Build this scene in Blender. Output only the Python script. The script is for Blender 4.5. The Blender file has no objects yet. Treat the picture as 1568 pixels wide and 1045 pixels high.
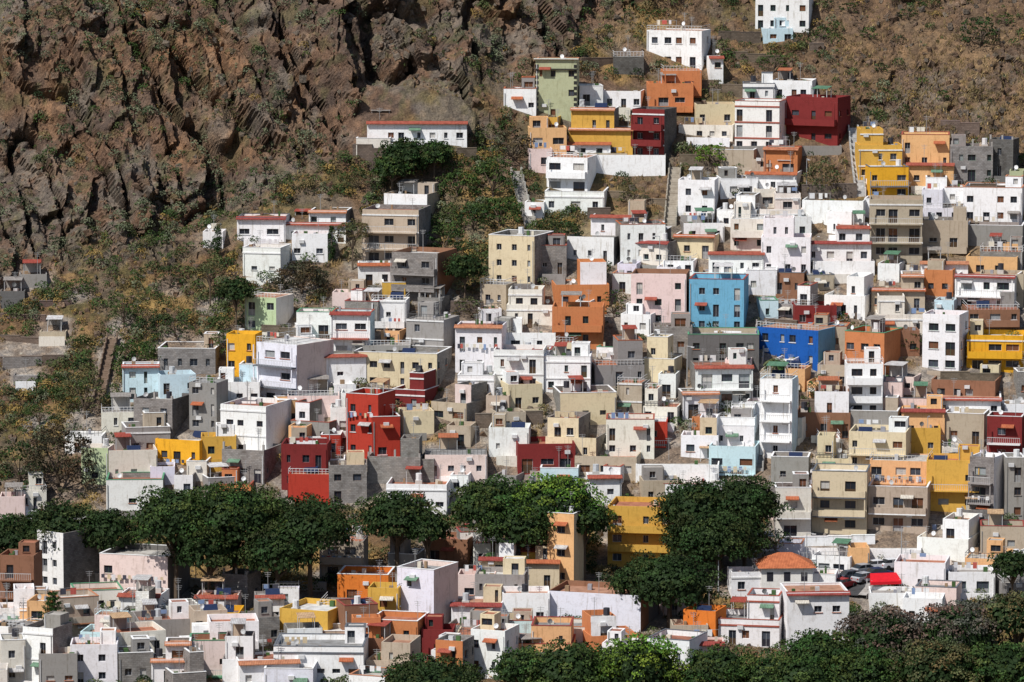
import bpy, math, random
import numpy as np
from mathutils import Vector
R=random.Random(7); NR=np.random.RandomState(11)
scn=bpy.context.scene
# ------------------------------------------------------------ camera / survey
PITCH=math.radians(7); CAM=np.array([0.,-642.8,113.9])
FW=np.array([0,math.cos(PITCH),-math.sin(PITCH)]); UP=np.array([0,math.sin(PITCH),math.cos(PITCH)])
def proj(x,y,z):
    rx=x-CAM[0]; ry=y-CAM[1]; rz=z-CAM[2]
    d=ry*FW[1]+rz*FW[2]; u=ry*UP[1]+rz*UP[2]
    return 784+7000*rx/d, 522.5-7000*u/d
# ------------------------------------------------------------ noise / terrain
TAB=NR.rand(256,256)
def vn(x,y,k=0):
    x=np.asarray(x,float)+k*37.3; y=np.asarray(y,float)+k*91.7
    xi=np.floor(x).astype(int); yi=np.floor(y).astype(int)
    fx=x-xi; fy=y-yi; fx=fx*fx*(3-2*fx); fy=fy*fy*(3-2*fy)
    a=TAB[xi&255,yi&255]; b=TAB[(xi+1)&255,yi&255]; c=TAB[xi&255,(yi+1)&255]; d=TAB[(xi+1)&255,(yi+1)&255]
    return (a*(1-fx)+b*fx)*(1-fy)+(c*(1-fx)+d*fx)*fy
def fbm(x,y,k=0,o=4):
    s=0;a=.5;t=0
    for i in range(o):
        s=s+a*vn(x*2**i,y*2**i,k+i); t+=a; a*=.5
    return s/t
def crag(x,y,k,tilt):
    xi=np.floor(x).astype(int); yi=np.floor(y).astype(int)
    best=np.full(x.shape,9.); val=np.zeros(x.shape)
    for i in(-1,0,1):
        for j in(-1,0,1):
            cx=xi+i;cy=yi+j
            ax=cx+TAB[(cx+k)&255,(cy+3*k)&255]; ay=cy+TAB[(cy+k+13)&255,(cx+7*k)&255]
            dx=x-ax;dy=y-ay;d2=dx*dx+dy*dy
            v=TAB[(cx+31+k)&255,(cy+k+5)&255]-.5+tilt*(dx*(TAB[(cx+61)&255,(cy+k)&255]-.35)*2+dy*(TAB[(cx+k)&255,(cy+81)&255]-.5)*2)
            m=d2<best; best=np.where(m,d2,best); val=np.where(m,v,val)
    return val
def sm(a,b,x):
    t=np.clip((x-a)/(b-a),0,1); return t*t*(3-2*t)
PY=[-1600,-900,-643,-600,-400,-200,-90,-50,-25,0,14,55,98,135,180,300,600,1600]
PZ=[150,120,100,84,-5,-18,-9,-4.3,-1.5,2.3,8.6,28.2,51,76.8,112,185,240,260]
def H0(x,y):
    x=np.asarray(x,float); y=np.asarray(y,float)
    z=np.interp(y,PY,PZ)
    z=z+10*sm(88,108,y+x*.1)*sm(20,-25,x)
    near=np.exp(-((y-40)/400)**2)
    amp=1.2+3*sm(95,130,y)
    return z+(fbm(x/45,y/45,3,3)-.5)*2*amp*near
def hit(px,py):
    d=FW+np.array([1,0,0])*(px-784)/7000+UP*(522.5-py)/7000
    t=np.arange(420,1100,1.0)
    P=CAM[:,None]+d[:,None]*t
    g=P[2]-H0(P[0],P[1]); i=np.argmax(g<0)
    if i==0: i=len(t)-1
    f=g[i-1]/(g[i-1]-g[i]); tt=t[i-1]+f
    p=CAM+d*tt
    return p[0],p[1],float(H0(p[0],p[1])),tt
# ------------------------------------------------------------ materials
def newmat(name,rough=.8,build=None,spec=.3):
    m=bpy.data.materials.new(name); m.use_nodes=True; nt=m.node_tree; N=nt.nodes; L=nt.links
    b=N['Principled BSDF']; b.inputs['Roughness'].default_value=rough
    b.inputs['Specular IOR Level'].default_value=spec
    a=N.new('ShaderNodeAttribute'); a.attribute_name='Col'
    out=a.outputs['Color']
    if build: out=build(N,L,out,b)
    L.new(out,b.inputs['Base Color'])
    return m
def mul(N,L,c,f):
    x=N.new('ShaderNodeMix'); x.data_type='RGBA'; x.blend_type='MULTIPLY'; x.inputs[0].default_value=1
    L.new(c,x.inputs[6]); L.new(f,x.inputs[7]); return x.outputs[2]
def ramp(N,L,src,stops):
    r=N.new('ShaderNodeValToRGB'); e=r.color_ramp.elements
    e[0].position=stops[0][0]; e[0].color=(*stops[0][1],1); e[1].position=stops[-1][0]; e[1].color=(*stops[-1][1],1)
    for p,c in stops[1:-1]:
        q=e.new(p); q.color=(*c,1)
    L.new(src,r.inputs[0]); return r.outputs[0]
def noise(N,L,vec,scale,detail=4,sc=None,rough=.6):
    n=N.new('ShaderNodeTexNoise'); n.inputs['Scale'].default_value=scale; n.inputs['Detail'].default_value=detail
    n.inputs['Roughness'].default_value=rough
    if sc:
        mp=N.new('ShaderNodeMapping'); mp.inputs['Scale'].default_value=sc; L.new(vec,mp.inputs[0]); vec=mp.outputs[0]
    L.new(vec,n.inputs['Vector']); return n.outputs['Fac']
def geo(N): return N.new('ShaderNodeNewGeometry').outputs['Position']
def bump(N,L,b,src,st,dist=.1):
    n=N.new('ShaderNodeBump'); n.inputs['Strength'].default_value=st; n.inputs['Distance'].default_value=dist
    L.new(src,n.inputs['Height']); L.new(n.outputs[0],b.inputs['Normal'])
def b_plaster(N,L,c,b):
    g=geo(N)
    c=mul(N,L,c,ramp(N,L,noise(N,L,g,.7,6,None,.7),[(.3,(.82,.80,.78)),(.48,(1,1,1)),(1,(1,1,1))]))
    c=mul(N,L,c,ramp(N,L,noise(N,L,g,1,5,(2.8,2.8,.3)),[(.3,(.70,.67,.63)),(.43,(1,1,1)),(1,(1,1,1))]))
    c=mul(N,L,c,ramp(N,L,noise(N,L,g,3.5,3),[(.3,(.9,.89,.88)),(.5,(1,1,1)),(1,(1,1,1))]))
    bump(N,L,b,noise(N,L,g,9,4),.25,.03); return c
def b_block(N,L,c,b):
    uv=N.new('ShaderNodeUVMap').outputs[0]
    t=N.new('ShaderNodeTexBrick'); L.new(uv,t.inputs['Vector']); t.inputs['Scale'].default_value=1
    t.inputs['Brick Width'].default_value=.5; t.inputs['Row Height'].default_value=.25; t.inputs['Mortar Size'].default_value=.02
    t.inputs['Color1'].default_value=(1,1,1,1); t.inputs['Color2'].default_value=(.72,.71,.7,1); t.inputs['Mortar'].default_value=(.6,.58,.55,1)
    c=mul(N,L,c,t.outputs[0]); g=geo(N)
    c=mul(N,L,c,ramp(N,L,noise(N,L,g,.7,5),[(.3,(.65,.62,.6)),(.5,(1,1,1)),(.75,(1.2,1.15,1.1))]))
    bump(N,L,b,t.outputs[1],.4,-.03); return c
def b_tile(N,L,c,b):
    uv=N.new('ShaderNodeUVMap').outputs[0]
    w=N.new('ShaderNodeTexWave'); w.inputs['Scale'].default_value=1.4; w.inputs['Distortion'].default_value=.6; L.new(uv,w.inputs[0])
    c=mul(N,L,c,ramp(N,L,w.outputs[1],[(0,(.7,.68,.66)),(.5,(1,1,1)),(1,(1,1,1))]))
    c=mul(N,L,c,ramp(N,L,noise(N,L,geo(N),1.5,4),[(.3,(.65,.6,.6)),(.6,(1,1,1)),(1,(1.1,1.1,1.1))]))
    bump(N,L,b,w.outputs[1],.5,.05); return c
def b_plain(N,L,c,b):
    return mul(N,L,c,ramp(N,L,noise(N,L,geo(N),2.3,4),[(.3,(.8,.8,.8)),(.6,(1,1,1)),(1,(1,1,1))]))
def b_deck(N,L,c,b):
    return mul(N,L,c,ramp(N,L,noise(N,L,geo(N),.8,5),[(.3,(.6,.57,.54)),(.6,(1,1,1)),(1,(1.1,1.1,1.1))]))
def b_ground(N,L,c,b):
    g=geo(N)
    v=N.new('ShaderNodeTexVoronoi'); v.inputs['Scale'].default_value=1.1; mp=N.new('ShaderNodeMapping'); mp.inputs['Scale'].default_value=(1,1,.55); mp.inputs['Rotation'].default_value=(0,.35,0)
    nn=N.new('ShaderNodeTexNoise'); nn.inputs['Scale'].default_value=.8; L.new(g,nn.inputs['Vector'])
    ad=N.new('ShaderNodeVectorMath'); ad.operation='ADD'; L.new(g,ad.inputs[0]); L.new(nn.outputs['Color'],ad.inputs[1])
    L.new(ad.outputs[0],mp.inputs[0]); L.new(mp.outputs[0],v.inputs['Vector'])
    sp=N.new('ShaderNodeSeparateColor'); L.new(v.outputs['Color'],sp.inputs[0])
    c=mul(N,L,c,ramp(N,L,sp.outputs[0],[(0,(.78,.78,.8)),(.5,(1,1,1)),(1,(1.2,1.15,1.08))]))
    c=mul(N,L,c,ramp(N,L,noise(N,L,g,.45,7,None,.7),[(.32,(.62,.59,.58)),(.5,(1,.98,.95)),(.7,(1.35,1.28,1.2))]))
    c=mul(N,L,c,ramp(N,L,noise(N,L,g,3.2,5,None,.7),[(.34,(.6,.58,.57)),(.52,(1,1,1)),(.7,(1.35,1.3,1.24))]))
    n=noise(N,L,g,1.4,8,None,.7)
    m=N.new('ShaderNodeMath'); m.operation='MULTIPLY_ADD'; L.new(sp.outputs[1],m.inputs[0]); m.inputs[1].default_value=.3; L.new(n,m.inputs[2])
    bump(N,L,b,m.outputs[0],1,.7); return c
def b_leaf(N,L,c,b):
    c=mul(N,L,c,ramp(N,L,noise(N,L,geo(N),.6,3),[(.3,(.65,.7,.7)),(.55,(1,1,1)),(.8,(1.35,1.3,1.1))]))
    return c
M=[newmat('plaster_paint',.85,b_plaster,.2),newmat('concrete_block',.95,b_block,.1),
   newmat('window_glass',.12,b_plain,.5),newmat('roof_tile',.85,b_tile,.2),
   newmat('painted_metal',.6,b_plain,.25),newmat('roof_deck',.9,b_deck,.1)]
MG=newmat('hillside_earth_and_rock',.95,b_ground,.1)
ML=newmat('foliage',.7,b_leaf,.15)
MB_=newmat('bark',.95,b_plain,.1)
# ------------------------------------------------------------ mesh helpers
def mk(name,V,loops,size,col,mats,mi=None,uv=None,loc=None,rot=0,smooth=False):
    V=np.asarray(V,np.float32); loops=np.asarray(loops,np.int32).ravel(); nf=len(loops)//size
    me=bpy.data.meshes.new(name); me.vertices.add(len(V)); me.vertices.foreach_set('co',V.ravel())
    me.loops.add(len(loops)); me.loops.foreach_set('vertex_index',loops)
    me.polygons.add(nf); me.polygons.foreach_set('loop_start',np.arange(nf,dtype=np.int32)*size)
    try: me.polygons.foreach_set('loop_total',np.full(nf,size,np.int32))
    except Exception: pass
    for m in mats: me.materials.append(m)
    if mi is not None: me.polygons.foreach_set('material_index',np.asarray(mi,np.int32))
    me.update(calc_edges=True)
    a=me.attributes.new('Col','FLOAT_COLOR','POINT')
    c=np.ones((len(V),4),np.float32); c[:,:3]=col; a.data.foreach_set('color',c.ravel())
    if uv is not None:
        l=me.uv_layers.new(name='UVMap'); l.data.foreach_set('uv',np.asarray(uv,np.float32).ravel())
    me.polygons.foreach_set('use_smooth',np.full(nf,smooth))
    ob=bpy.data.objects.new(name,me); scn.collection.objects.link(ob)
    if loc is not None: ob.location=loc
    ob.rotation_euler=(0,0,rot); return ob
class MB:
    def __init__(s): s.v=[];s.c=[];s.m=[]
    def q(s,a,b,c,d,m,col): s.v+= [a,b,c,d]; s.c+=[col]*4; s.m.append(m)
    def box(s,x0,x1,y0,y1,z0,z1,m,col):
        q=s.q
        q((x0,y0,z0),(x1,y0,z0),(x1,y0,z1),(x0,y0,z1),m,col); q((x1,y0,z0),(x1,y1,z0),(x1,y1,z1),(x1,y0,z1),m,col)
        q((x1,y1,z0),(x0,y1,z0),(x0,y1,z1),(x1,y1,z1),m,col); q((x0,y1,z0),(x0,y0,z0),(x0,y0,z1),(x0,y1,z1),m,col)
        q((x0,y0,z1),(x1,y0,z1),(x1,y1,z1),(x0,y1,z1),m,col); q((x0,y1,z0),(x1,y1,z0),(x1,y0,z0),(x0,y0,z0),m,col)
    def cyl(s,x,y,z0,z1,r,m,col,n=8,r2=None):
        r2=r if r2 is None else r2
        A=[(math.cos(i*2*math.pi/n),math.sin(i*2*math.pi/n)) for i in range(n)]
        for i in range(n):
            a=A[i];b=A[(i+1)%n]
            s.q((x+a[0]*r,y+a[1]*r,z0),(x+b[0]*r,y+b[1]*r,z0),(x+b[0]*r2,y+b[1]*r2,z1),(x+a[0]*r2,y+a[1]*r2,z1),m,col)
        for i in range(0,n,2):
            a=A[i];b=A[(i+1)%n];c=A[(i+2)%n]
            s.q((x,y,z1),(x+a[0]*r2,y+a[1]*r2,z1),(x+b[0]*r2,y+b[1]*r2,z1),(x+c[0]*r2,y+c[1]*r2,z1),m,col)
    def obj(s,name,loc,rot,dx=0):
        V=np.array(s.v,float); V[:,0]+=dx
        Q=V.reshape(-1,4,3); n=np.cross(Q[:,1]-Q[:,0],Q[:,3]-Q[:,0]); n=np.abs(n)
        uv=np.empty((len(Q),4,2))
        up=(n[:,2]>n[:,0])&(n[:,2]>n[:,1]); fr=(~up)&(n[:,1]>=n[:,0]); sd=(~up)&(~fr)
        uv[up]=Q[up][:,:,[0,1]]; uv[fr]=Q[fr][:,:,[0,2]]; uv[sd]=Q[sd][:,:,[1,2]]
        return mk(name,V,np.arange(len(V)),4,np.array(s.c),M,s.m,uv.reshape(-1,2),loc,rot)
# ------------------------------------------------------------ houses
COL=dict(w=(.82,.815,.81),W=(.72,.675,.60),l=(.70,.68,.765),p=(.72,.58,.54),c=(.66,.555,.38),t=(.44,.365,.28),y=(.60,.36,.07),Y=(.72,.37,.025),
 o=(.53,.20,.08),O=(.65,.18,.03),e=(.70,.41,.20),r=(.19,.026,.025),R=(.39,.042,.025),b=(.15,.37,.55),B=(.010,.09,.36),a=(.55,.70,.75),
 n=(.50,.60,.37),N=(.40,.43,.27),g=(.28,.265,.25),G=(.14,.135,.13),k=(.25,.125,.075))
NAME=dict(w='white_house',W='off_white_house',l='lavender_house',p='pale_pink_house',c='cream_house',t='beige_house',y='ochre_house',Y='yellow_house',
 o='terracotta_house',O='orange_house',e='peach_house',r='dark_red_house',R='red_house',b='light_blue_house',B='blue_house',a='pale_aqua_house',
 n='pale_green_house',N='green_house',g='grey_block_house',G='dark_grey_house',k='brown_house')
TERR=[(.42,.13,.06),(.34,.09,.06),(.46,.2,.11),(.28,.06,.05)]
def jit(c,r,a=.07):
    f=1+r.uniform(-a,a); return tuple(max(.01,min(.84,x*f*(1+r.uniform(-a/3,a/3)))) for x in c)
def glasscol(r):
    t=r.random()
    if t<.64: return (.02,.025,.035)
    if t<.77: return (.06,.07,.09)
    if t<.84: return (.5,.48,.45)
    if t<.94: return (.16,.07,.04)
    return (.3,.32,.33)
def wall(mb,o,u,n,W,z0,z1,floors,r,m,col,wins=True,frame=(.7,.7,.7),ww=1.0,door=False,dens=.85,wide=False):
    P=lambda a,z,d=0:(o[0]+u[0]*a+n[0]*d,o[1]+u[1]*a+n[1]*d,z)
    if not wins or W<1.9 or not floors:
        mb.q(P(0,z0),P(W,z0),P(W,z1),P(0,z1),m,col); return
    nc=max(1,int(W/(2.7 if wide else 2.15))); bay=W/nc; xs=[0]
    for i in range(nc):
        w=min(ww*(1.6 if wide else 1)*r.choice([.6,1,1,1.15]),bay*.75); c=(i+.5)*bay+r.uniform(-.35,.35)*(bay-w)
        xs+= [c-w/2,c+w/2]
    xs.append(W); zs=[z0]
    for (f,h) in floors: zs+=[f+.03,f+h*.36,f+min(h*.76,2.2)]
    zs.append(z1)
    drs={}
    for j in range(len(floors)):
        for i in range(nc):
            drs[(i,j)]=0 if r.random()>dens else (2 if (door and r.random()<(.35 if j==0 else .22)) else 1)
    sill=r.random()<.35
    sc=r.choice([(.7,.7,.7),tuple(x*.6 for x in col),(.4,.15,.08)])
    for k in range(len(zs)-1):
        j=(k-1)//3; kind=k%3 if k>0 else 0
        for i in range(len(xs)-1):
            op=False
            if i%2==1 and kind in(1,2) and j<len(floors):
                t=drs[(i//2,j)]; op=(t==2) or (t==1 and kind==2)
            a0,a1,b0,b1=xs[i],xs[i+1],zs[k],zs[k+1]
            if not op: mb.q(P(a0,b0),P(a1,b0),P(a1,b1),P(a0,b1),m,col); continue
            d=-.22; t=drs[(i//2,j)]
            mb.q(P(a0,b0),P(a0,b0,d),P(a0,b1,d),P(a0,b1),m,col); mb.q(P(a1,b0,d),P(a1,b0),P(a1,b1),P(a1,b1,d),m,col)
            if kind==2: mb.q(P(a0,b1,d),P(a1,b1,d),P(a1,b1),P(a0,b1),m,col)
            if kind==1 or t==1: mb.q(P(a0,b0),P(a1,b0),P(a1,b0,d),P(a0,b0,d),m,col)
            mb.q(P(a0,b0,d),P(a1,b0,d),P(a1,b1,d),P(a0,b1,d),4,frame)
            g=glasscol(r); e=.05; mid=(a0+a1)/2; d2=d+.015
            if t==2 and kind==1: g=r.choice([(.08,.05,.03),(.03,.03,.04),(.3,.3,.3)])
            zz1=b1-(e if kind==2 else -.0)
            mb.q(P(a0+e,b0+(e if t==1 else 0),d2),P(mid-e/3,b0+(e if t==1 else 0),d2),P(mid-e/3,zz1,d2),P(a0+e,zz1,d2),2,g)
            mb.q(P(mid+e/3,b0+(e if t==1 else 0),d2),P(a1-e,b0+(e if t==1 else 0),d2),P(a1-e,zz1,d2),P(mid+e/3,zz1,d2),2,g)
            if sill and t==1 and kind==2:
                s0=P(a0-.1,b0-.1,.09); s1=P(a1+.1,b0-.1,.09); 
                mb.q(s0,s1,(s1[0],s1[1],b0),(s0[0],s0[1],b0),0,sc)
                mb.q((s0[0],s0[1],b0),(s1[0],s1[1],b0),P(a1+.1,b0,.003),P(a0-.1,b0,.003),0,sc)
CL=[(.7,.7,.7),(.7,.7,.7),(.6,.6,.62),(.65,.6,.5),(.45,.1,.08),(.2,.28,.45),(.55,.45,.3),(.06,.06,.08)]
def clutter(mb,x0,x1,y0,y1,z,r):
    W=x1-x0;D=y1-y0
    if W<1.2 or D<1.2: return
    rx=lambda m=.6:r.uniform(x0+m,x1-m) if W>2*m else (x0+x1)/2
    ry=lambda m=.6:r.uniform(y0+m,y1-m) if D>2*m else (y0+y1)/2
    if r.random()<.14:
        x=rx();y=ry(); mb.box(x-.5,x+.5,y-.5,y+.5,z,z+.7,0,(.5,.48,.45)); mb.cyl(x,y,z+.702,z+1.7,.45,4,r.choice([(.7,.7,.7),(.04,.04,.05),(.5,.52,.54)]))
    if r.random()<.26:
        x=rx();y=y0+.4; mb.box(x-.03,x+.03,y-.03,y+.03,z,z+1.3,4,(.3,.3,.3)); c=r.choice([(.7,.7,.7),(.4,.4,.4),(.1,.1,.1)])
        n=8;A=[(math.cos(i*6.283/n)*.34,math.sin(i*6.283/n)*.34) for i in range(n)]; cc=(x,y-.15,z+1.3)
        tx=r.uniform(-.8,.8)
        for i in range(0,n,2):
            f=lambda a:(cc[0]+a[0],cc[1]+tx*a[0]-.12+.4*a[1],cc[2]+a[1])
            mb.q((cc[0],cc[1],cc[2]),f(A[i]),f(A[(i+1)%n]),f(A[(i+2)%n]),4,c)
    for _ in range(2):
        if r.random()<.35:
            x=rx();y=ry();h=r.uniform(1.8,3.8); mb.box(x-.03,x+.03,y-.03,y+.03,z,z+h,4,(.3,.3,.3))
            for k in range(3): mb.box(x-.5+.1*k,x+.5-.1*k,y-.02,y+.02,z+h-.15-.25*k,z+h-.11-.25*k,4,(.35,.35,.35))
    if r.random()<.24 and W>2.6:
        xa=x0+.3+r.random()*.6;y=ry(); L=min(3.4,x1-.3-xa)
        if L>1:
            mb.box(xa,xa+L,y,y+.02,z+1.6,z+1.63,4,(.4,.4,.4)); mb.box(xa-.04,xa,y,y+.04,z,z+1.65,4,(.4,.4,.4)); mb.box(xa+L,xa+L+.04,y,y+.04,z,z+1.65,4,(.4,.4,.4))
            t=xa+.1; th=r.choice(CL)
            while t<xa+L-.6:
                w=r.uniform(.4,.9); h=r.uniform(.5,.95); mb.box(t,t+w,y-.03,y-.005,z+1.6-h,z+1.6,0,th if r.random()<.5 else r.choice(CL)); t+=w+r.uniform(.05,.7)
    if r.random()<.1 and W>3 and D>3:
        x=rx(1.2);y=ry(1.2); mb.q((x-1,y-.6,z+.25),(x+1,y-.6,z+.25),(x+1,y+.5,z+1.1),(x-1,y+.5,z+1.1),2,(.02,.03,.07)); mb.q((x-1,y+.52,z),(x+1,y+.52,z),(x+1,y+.52,z+1.1),(x-1,y+.52,z+1.1),4,(.4,.4,.4))
    if r.random()<.24 and W>2.6 and D>3:
        w=r.uniform(1.6,3); xa=r.uniform(x0+.2,max(x0+.25,x1-w-.2)); w=min(w,x1-xa-.15); ya=y1-2.5; h=r.uniform(1.9,2.3); c=r.choice([(.40,.14,.07),(.5,.5,.5),(.33,.07,.05),(.10,.22,.14),(.5,.34,.2),(.6,.6,.6),(.3,.28,.26)])
        if w>1:
            for a in(xa,xa+w-.08):
                for b in(ya,ya+2): mb.box(a,a+.08,b,b+.08,z,z+h,4,(.5,.5,.5))
            if r.random()<.6: mb.box(xa,xa+w,ya+2.1,ya+2.2,z,z+h-.01,0,r.choice([(.6,.58,.55),(.3,.28,.26),(.5,.4,.3)]))
            mb.q((xa-.15,ya-.2,z+h+.01),(xa+w+.15,ya-.2,z+h+.01),(xa+w+.15,ya+2.3,z+h+.3),(xa-.15,ya+2.3,z+h+.3),3,c); mb.q((xa-.15,ya-.2,z+h-.07),(xa+w+.15,ya-.2,z+h-.07),(xa+w+.15,ya-.2,z+h+.01),(xa-.15,ya-.2,z+h+.01),3,c)
    for k in range(r.randint(0,3)):
        x=rx(.4);y=ry(.4);a=r.uniform(.12,.34); mb.box(x-a,x+a,y-a,y+a*.8,z,z+r.uniform(.3,1.),4,r.choice([(.5,.5,.5),(.3,.2,.12),(.3,.3,.33),(.6,.55,.45),(.06,.12,.04),(.05,.1,.03)]))
def block(mb,x0,x1,y0,y1,zb,zt,ph,floors,fc,fm,sc,sm_,r,fl,capc,frame,sidewin,deck):
    W=x1-x0;D=y1-y0; win='n' not in fl
    ww=r.uniform(.75,1.1); wide='b' in fl or r.random()<.15
    wall(mb,(x0,y0),(1,0),(0,-1),W,zb,zt,floors,r,fm,fc,win,frame,ww,True,.95 if 'b' in fl else .85,wide)
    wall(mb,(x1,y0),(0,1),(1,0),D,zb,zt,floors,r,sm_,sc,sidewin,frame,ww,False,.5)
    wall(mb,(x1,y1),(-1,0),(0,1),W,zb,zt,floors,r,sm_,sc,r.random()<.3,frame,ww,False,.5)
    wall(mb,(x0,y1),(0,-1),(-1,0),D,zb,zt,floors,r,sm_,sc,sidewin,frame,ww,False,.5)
    mb.q((x0,y0,zt),(x1,y0,zt),(x1,y1,zt),(x0,y1,zt),5,deck)
    T=.18;z1=zt+ph
    rail=(r.random()<.16 and ph>.5 and 'r' not in fl)
    if rail: z1=zt+.12
    mb.box(x0,x1,y0,y0+T,zt+.002,z1,fm,fc); mb.box(x0,x1,y1-T,y1,zt+.002,z1,sm_,sc)
    mb.box(x0,x0+T,y0+T,y1-T,zt+.002,z1,sm_,sc); mb.box(x1-T,x1,y0+T,y1-T,zt+.002,z1,sm_,sc)
    if rail:
        rc=r.choice([(.55,.55,.55),(.1,.1,.1),(.7,.7,.7)])
        mb.box(x0,x1,y0+.05,y0+.1,z1+.75,z1+.82,4,rc); mb.box(x0,x1,y0+.05,y0+.1,z1+.38,z1+.42,4,rc); t=x0
        while t<=x1: mb.box(t,t+.05,y0+.05,y0+.1,z1,z1+.75,4,rc); t+=.55
        for xx in(x0+.05,x1-.1): mb.box(xx,xx+.05,y0+.1,y1-.1,z1+.75,z1+.82,4,rc); mb.box(xx,xx+.05,y0+.1,y1-.1,z1+.38,z1+.42,4,rc)
    if capc and not rail:
        o=.04;h=.07
        mb.box(x0-o,x1+o,y0-o,y0+T+o,z1,z1+h,0,capc); mb.box(x0-o,x1+o,y1-T-o,y1+o,z1,z1+h,0,capc)
        mb.box(x0-o,x0+T+o,y0+T+o,y1-T-o,z1,z1+h,0,capc); mb.box(x1-T-o,x1+o,y0+T+o,y1-T-o,z1,z1+h,0,capc)
    if 'r' in fl:
        c=r.choice(TERR) if 'R' not in fl else TERR[1]; z=z1+.09
        a=(x0-.15,y0-.5,z-.25);b=(x1+.15,y0-.5,z-.25);cc=(x1+.15,y0+.5,z+.12);d=(x0-.15,y0+.5,z+.12)
        lo=lambda p:(p[0],p[1],p[2]-.1)
        mb.q(a,b,cc,d,3,c); mb.q(lo(a),lo(b),b,a,3,c); mb.q(lo(d),lo(cc),lo(b),lo(a),3,c); mb.q(lo(b),lo(cc),cc,b,3,c); mb.q(lo(d),lo(a),a,d,3,c)
    if 'f' in fl:
        bc=capc or (.7,.7,.7)
        for (f,h) in floors[1:]+[(zt,0)]: mb.box(x0-.04,x1+.04,y0-.1,y0-.002,f-.2,f+.02,0,bc)
    if fm==1 and r.random()<.45:
        for xx in(x0+.05,(x0+x1)/2,x1-.33):
            hh=r.uniform(.3,1.3); mb.box(xx,xx+.28,y0+.2,y0+.48,zt+.003,z1+hh,0,(.33,.31,.29)); mb.box(xx+.1,xx+.14,y0+.3,y0+.34,z1+hh,z1+hh+.5,4,(.12,.06,.04))
    if floors and win:
        zt0=floors[0][0]
        if r.random()<.5: xx=r.choice([x0+.15,x1-.25]); mb.box(xx,xx+.1,y0-.11,y0-.004,zt0,zt,4,r.choice([(.6,.6,.6),(.3,.3,.3),tuple(c*.8 for c in fc)]))
        for (f,h) in floors:
            if r.random()<.2 and W>2.5: xx=r.uniform(x0+.3,x1-1.2); mb.box(xx,xx+.8,y0-.35,y0-.004,f+h*.8,f+h*.8+.5,4,(.6,.6,.6))
            if r.random()<.2 and W>3:
                xx=r.uniform(x0+.2,x1-2.2); c=r.choice([TERR[0],TERR[1],(.5,.5,.5),(.14,.25,.17),(.6,.57,.5)]); zz=f+h*.8
                if zz<zt-.3: mb.q((xx,y0-.9,zz-.15),(xx+1.9,y0-.9,zz-.15),(xx+1.9,y0-.005,zz+.2),(xx,y0-.005,zz+.2),3,c); mb.q((xx,y0-.9,zz-.25),(xx+1.9,y0-.9,zz-.25),(xx+1.9,y0-.9,zz-.15),(xx,y0-.9,zz-.15),3,c)
            if r.random()<.06 and W>3:
                xx=x0+.4; zz=f+h*.33
                while xx<x1-.8: w=r.uniform(.3,.6); mb.box(xx,xx+w,y0-.4,y0-.37,zz-r.uniform(.4,.9),zz,0,r.choice(CL)); xx+=w+r.uniform(.05,.6)
    if 'b' in fl:
        bc=capc or fc; solid=r.random()<.5
        for (f,h) in (floors[1:] if len(floors)>1 else floors):
            xa,xb=x0+.15,x1-.15
            mb.box(xa,xb,y0-1.15,y0-.003,f-.2,f-.02,0,bc)
            if solid:
                mb.box(xa,xb,y0-1.15,y0-1.05,f-.02,f+.85,fm,fc)
                mb.box(xb-.1,xb,y0-1.05,y0-.003,f-.02,f+.85,fm,fc); mb.box(xa,xa+.1,y0-1.05,y0-.003,f-.02,f+.85,fm,fc)
            else:
                mb.box(xa,xb,y0-1.13,y0-1.08,f+.85,f+.92,4,(.5,.5,.5))
                t=xa
                while t<xb: mb.box(t,t+.04,y0-1.12,y0-1.09,f-.02,f+.85,4,(.5,.5,.5)); t+=.3
            for xx in (xa,xb-.16): mb.box(xx,xx+.16,y0-1.04,y0-.9,f+.86,f+h-.21,0,fc)
OCC=[]   # x,y,radius
cnt=0
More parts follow.
